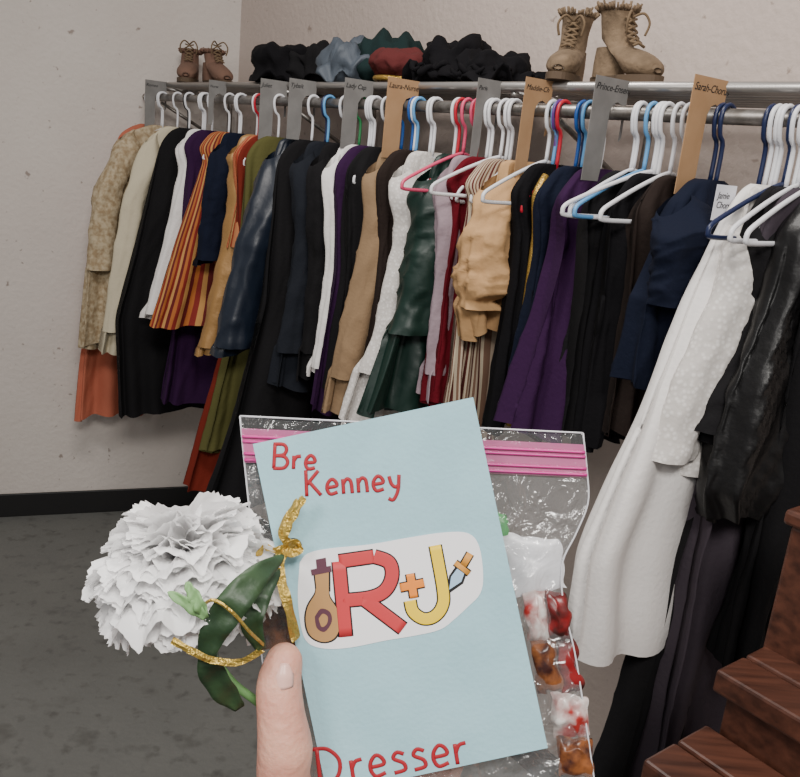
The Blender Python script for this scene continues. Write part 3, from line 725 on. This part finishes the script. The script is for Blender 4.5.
# ------------------------------------------------------------------ hand
mskin=plain("skin",(222,168,146),.5,0,.25,260,c2=(208,148,130),nscale=45,sub=.2)
hb=MB()
def limb(pts,rs,n=18,flat=None):
    P=smooth_path([W(*p) for p in pts],5); m_=len(P); rr=[]
    for i in range(m_):
        x=i/5; k=min(int(x),len(rs)-2); t=x-k; rr.append(rs[k]*(1-t)+rs[k+1]*t)
    t=(P[-1]-P[-2]).normalized(); r=rr[-1]
    for a in (25,50,70,84): P.append(P[m_-1]+t*r*math.sin(math.radians(a))); rr.append(r*math.cos(math.radians(a)))
    hb.add(*tube_g(P,rr,n,flat=flat))
limb([(345,1500,.40),(350,1250,.44),(358,1080,.468),(368,985,.480)],[.044,.038,.031,.028],24,flat=(Fv,.8))
limb([(368,1020,.480),(372,950,.485),(380,890,.490),(386,835,.492),(388,800,.492)],[.029,.036,.041,.041,.036],24,flat=(Fv,.42))
limb([(340,900,.488),(348,850,.490),(356,800,.488)],[.024,.02,.014],16)
limb([(352,960,.478),(322,900,.460),(296,835,.440),(284,780,.422),(285,748,.4165),(281,715,.4145),(279,685,.4155),(284,662,.4165)],[.024,.022,.0165,.0132,.0138,.0118,.0112,.0095],20)
limb([(352,830,.490),(340,740,.492),(345,665,.484),(362,612,.474),(370,590,.4705)],[.0115,.0105,.0098,.009,.008])
limb([(378,820,.492),(374,725,.496),(392,648,.487),(414,594,.475),(420,572,.471)],[.0118,.0108,.01,.0092,.008])
limb([(404,822,.492),(412,735,.495),(434,668,.487),(456,618,.475),(462,598,.471)],[.0112,.0102,.0095,.0088,.0078])
limb([(428,840,.490),(446,770,.492),(468,715,.485),(486,676,.475),(491,660,.471)],[.0102,.009,.0084,.0078,.007])
hand=mk("hand",hb.v,hb.f,mskin)
m=hand.modifiers.new("remesh","REMESH"); m.mode='VOXEL'; m.voxel_size=.0016; m.use_smooth_shade=True
m=hand.modifiers.new("smooth","SMOOTH"); m.iterations=6; m.factor=.5
vs=[];fs=[]
for j in range(9):
    for i in range(9):
        u=-1+i/4; v=j/8; x=281+3*v+u*12*(1-.3*v*v); y=690-v*27+(u*u)*6*(v-.5)
        d=.4163-.0112+.0032*u*u+.0022*max(0,v-.5)*2
        vs.append(W(x,y,d))
for j in range(8):
    for i in range(8): a=j*9+i; fs.append((a,a+1,a+10,a+9))
mk("thumbnail",vs,fs,plain("nail",(230,184,170),.3),parent=hand,solid=.0004)
# ------------------------------------------------------------------ lights
def area(name,loc,size,sy,en,col,tgt=None):
    l=bpy.data.lights.new(name,'AREA'); l.shape='RECTANGLE'; l.size=size; l.size_y=sy; l.energy=en; l.color=col
    o=bpy.data.objects.new(name,l); o.location=loc; bpy.context.scene.collection.objects.link(o)
    if tgt: o.rotation_euler=(Vector(tgt)-Vector(loc)).to_track_quat('-Z','Y').to_euler()
    return o
area("front_fill",(-.5,1.2,3.0),1.0,.4,36,(1,.95,.9))
area("front_fill",(0.3,-.9,2.9),.9,.5,56,(1,.96,.91),(-.3,1.3,1.2))  # fill added above and behind the camera to light the foreground from the front
area("foreground_fill",(-.9,-.7,2.3),.5,.5,13,(1,.97,.94),(-.1,.4,1.45))  # no real fixture: extra low lamp added to brighten flower, card and hand
w=bpy.data.worlds.new("world"); bpy.context.scene.world=w; w.use_nodes=True
w.node_tree.nodes['Background'].inputs[0].default_value=(.95,.94,.93,1); w.node_tree.nodes['Background'].inputs[1].default_value=.36
